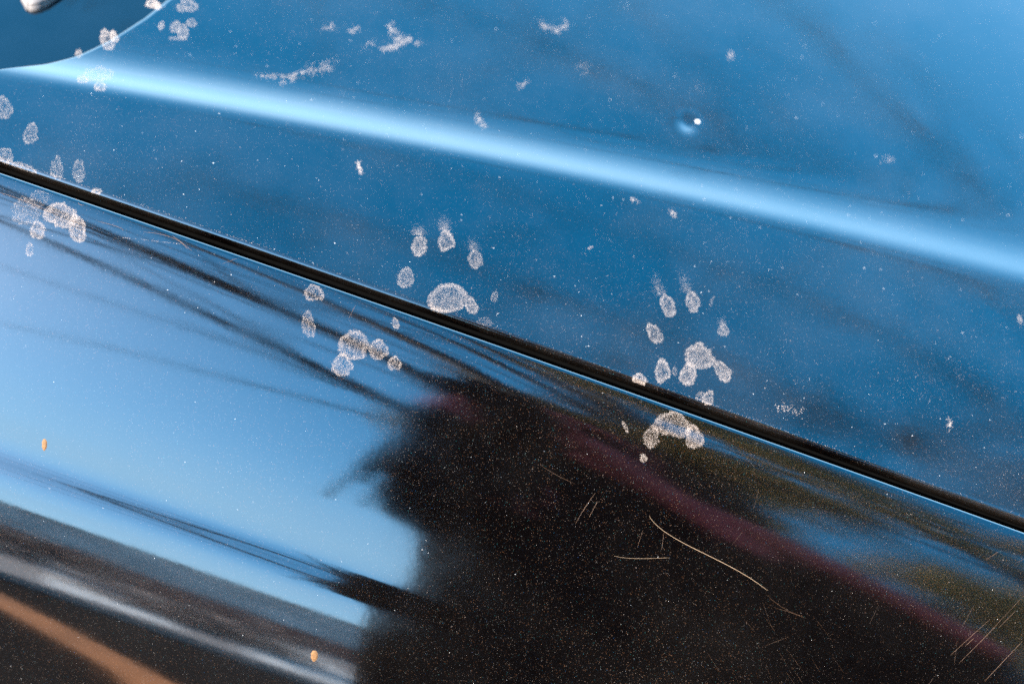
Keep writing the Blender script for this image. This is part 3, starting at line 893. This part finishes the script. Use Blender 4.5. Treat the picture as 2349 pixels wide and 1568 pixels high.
    # features of the face
    for nm, x, y, z, rx, ry, rz in (("nose", 0.085, -0.565, 0.675, .012, .018, .022), ("mouth", 0.085, -0.575, 0.632, .022, .010, .007), ("ear", 0.012, -0.64, 0.67, .010, .018, .028), ("ear", 0.16, -0.64, 0.67, .010, .018, .028),
                                    ("eye", 0.056, -0.572, 0.70, .013, .008, .008), ("eye", 0.114, -0.572, 0.70, .013, .008, .008)):
        bm = bmesh.new()
        r = bmesh.ops.create_uvsphere(bm, u_segments=12, v_segments=8, radius=1)
        bmesh.ops.transform(bm, matrix=Matrix.Translation(Vector(b(x, y, z))) @ Matrix.Diagonal((rx, ry, rz, 1)), verts=r['verts'])
        me = bpy.data.meshes.new(nm); bm.to_mesh(me); bm.free()
        link(nm, me, SKIN, root)
    # long full hair down both sides
    V, Fc = [], []
    rnd = random.Random(5)
    HC = Vector((0.085, -0.665, 0.66))
    for i in range(900):
        a = rnd.uniform(0, 2 * math.pi); el = rnd.uniform(0.1, 1.45)
        d = Vector((math.cos(a) * math.cos(el), math.sin(a) * math.cos(el), math.sin(el)))
        if d.y > 0.5 and d.z < 0.75: continue
        p = HC + Vector((d.x * 0.09, d.y * 0.092, d.z * 0.125))
        side = -1 if p.x < HC.x else 1
        blow = rnd.random() < 0.003 and side < 0
        pts = [p]
        L_ = rnd.uniform(0.30, 0.52) * (0.45 if blow else 1); v = Vector((d.x * .15, d.y * .15, -0.3))
        for k in range(9):
            v = v + Vector((0, 0, -0.30)) + Vector((rnd.gauss(0, .05), rnd.gauss(0, .04), 0))
            if blow: v = v + Vector((-0.13, 0.02, 0.06))
            q = pts[-1] + v.normalized() * L_ / 9
            dx = Vector((q.x - HC.x, q.y - HC.y, 0)); rr = dx.length
            if rr < 0.10: q = Vector((HC.x, HC.y, q.z)) + dx / max(rr, 1e-4) * 0.10
            q.y = min(q.y, -0.575)
            pts.append(q)
        limb(V, Fc, [Vector(b(*q)) for q in pts], 0.0085 if not blow else 0.003, 0.003 if not blow else 0.0007, 4)
    me = bpy.data.meshes.new("hair"); me.from_pydata([tuple(v) for v in V], [], Fc); me.update()
    for p in me.polygons: p.use_smooth = True
    link("hair", me, HAIR, root)
    # knitted hat with a rolled brim
    V, Fc = [], []
    nseg, nrow = 28, 10
    for j in range(nrow):
        el = 0.12 + (math.pi / 2 - 0.12) * j / (nrow - 1)
        for k in range(nseg):
            a = 2 * math.pi * k / nseg; rib = 1 + 0.015 * (k % 2)
            V.append(Vector(b(HC.x + 0.112 * math.cos(a) * math.cos(el) * rib, HC.y + 0.002 + 0.112 * math.sin(a) * math.cos(el) * rib, HC.z + 0.03 + 0.125 * math.sin(el))))
    for j in range(nrow - 1):
        for k in range(nseg):
            Fc.append((j * nseg + k, j * nseg + (k + 1) % nseg, (j + 1) * nseg + (k + 1) % nseg, (j + 1) * nseg + k))
    limb(V, Fc, [Vector(b(HC.x + 0.108 * math.cos(t), HC.y + 0.002 + 0.108 * math.sin(t), HC.z + 0.045)) for t in np.linspace(0, 2 * math.pi, 29)], 0.018, 0.018, 8)
    me = bpy.data.meshes.new("hat"); me.from_pydata([tuple(v) for v in V], [], Fc); me.update()
    for p in me.polygons: p.use_smooth = True
    link("hat", me, MAROON, root)

person()

def held_camera():
    root = empty("camera", Vector(CAM - F * 0.14), label="black camera held at the person's face", category="camera")
    root.rotation_euler = M.to_euler()
    bm = bmesh.new()
    r = bmesh.ops.create_cube(bm, size=1); bmesh.ops.transform(bm, matrix=Matrix.Diagonal((0.13, 0.085, 0.05, 1)), verts=r['verts'])
    bmesh.ops.bevel(bm, geom=bm.edges[:], offset=0.008, segments=3, affect='EDGES')
    r = bmesh.ops.create_cube(bm, size=1); bmesh.ops.transform(bm, matrix=Matrix.Translation((0, 0.05, 0.002)) @ Matrix.Diagonal((0.05, 0.03, 0.044, 1)), verts=r['verts'])
    me = bpy.data.meshes.new("camera_body"); bm.to_mesh(me); bm.free(); link("camera_body", me, CAMMAT, root)
    bm = bmesh.new()
    for r0, r1, z0, z1 in ((0.034, 0.034, -0.026, -0.07), (0.037, 0.037, -0.07, -0.1)):
        r = bmesh.ops.create_cone(bm, cap_ends=True, segments=32, radius1=r0, radius2=r1, depth=z0 - z1)
        bmesh.ops.transform(bm, matrix=Matrix.Translation((0, 0, (z0 + z1) / 2)), verts=r['verts'])
    me = bpy.data.meshes.new("lens"); bm.to_mesh(me); bm.free(); link("lens", me, CAMMAT, root)
held_camera()
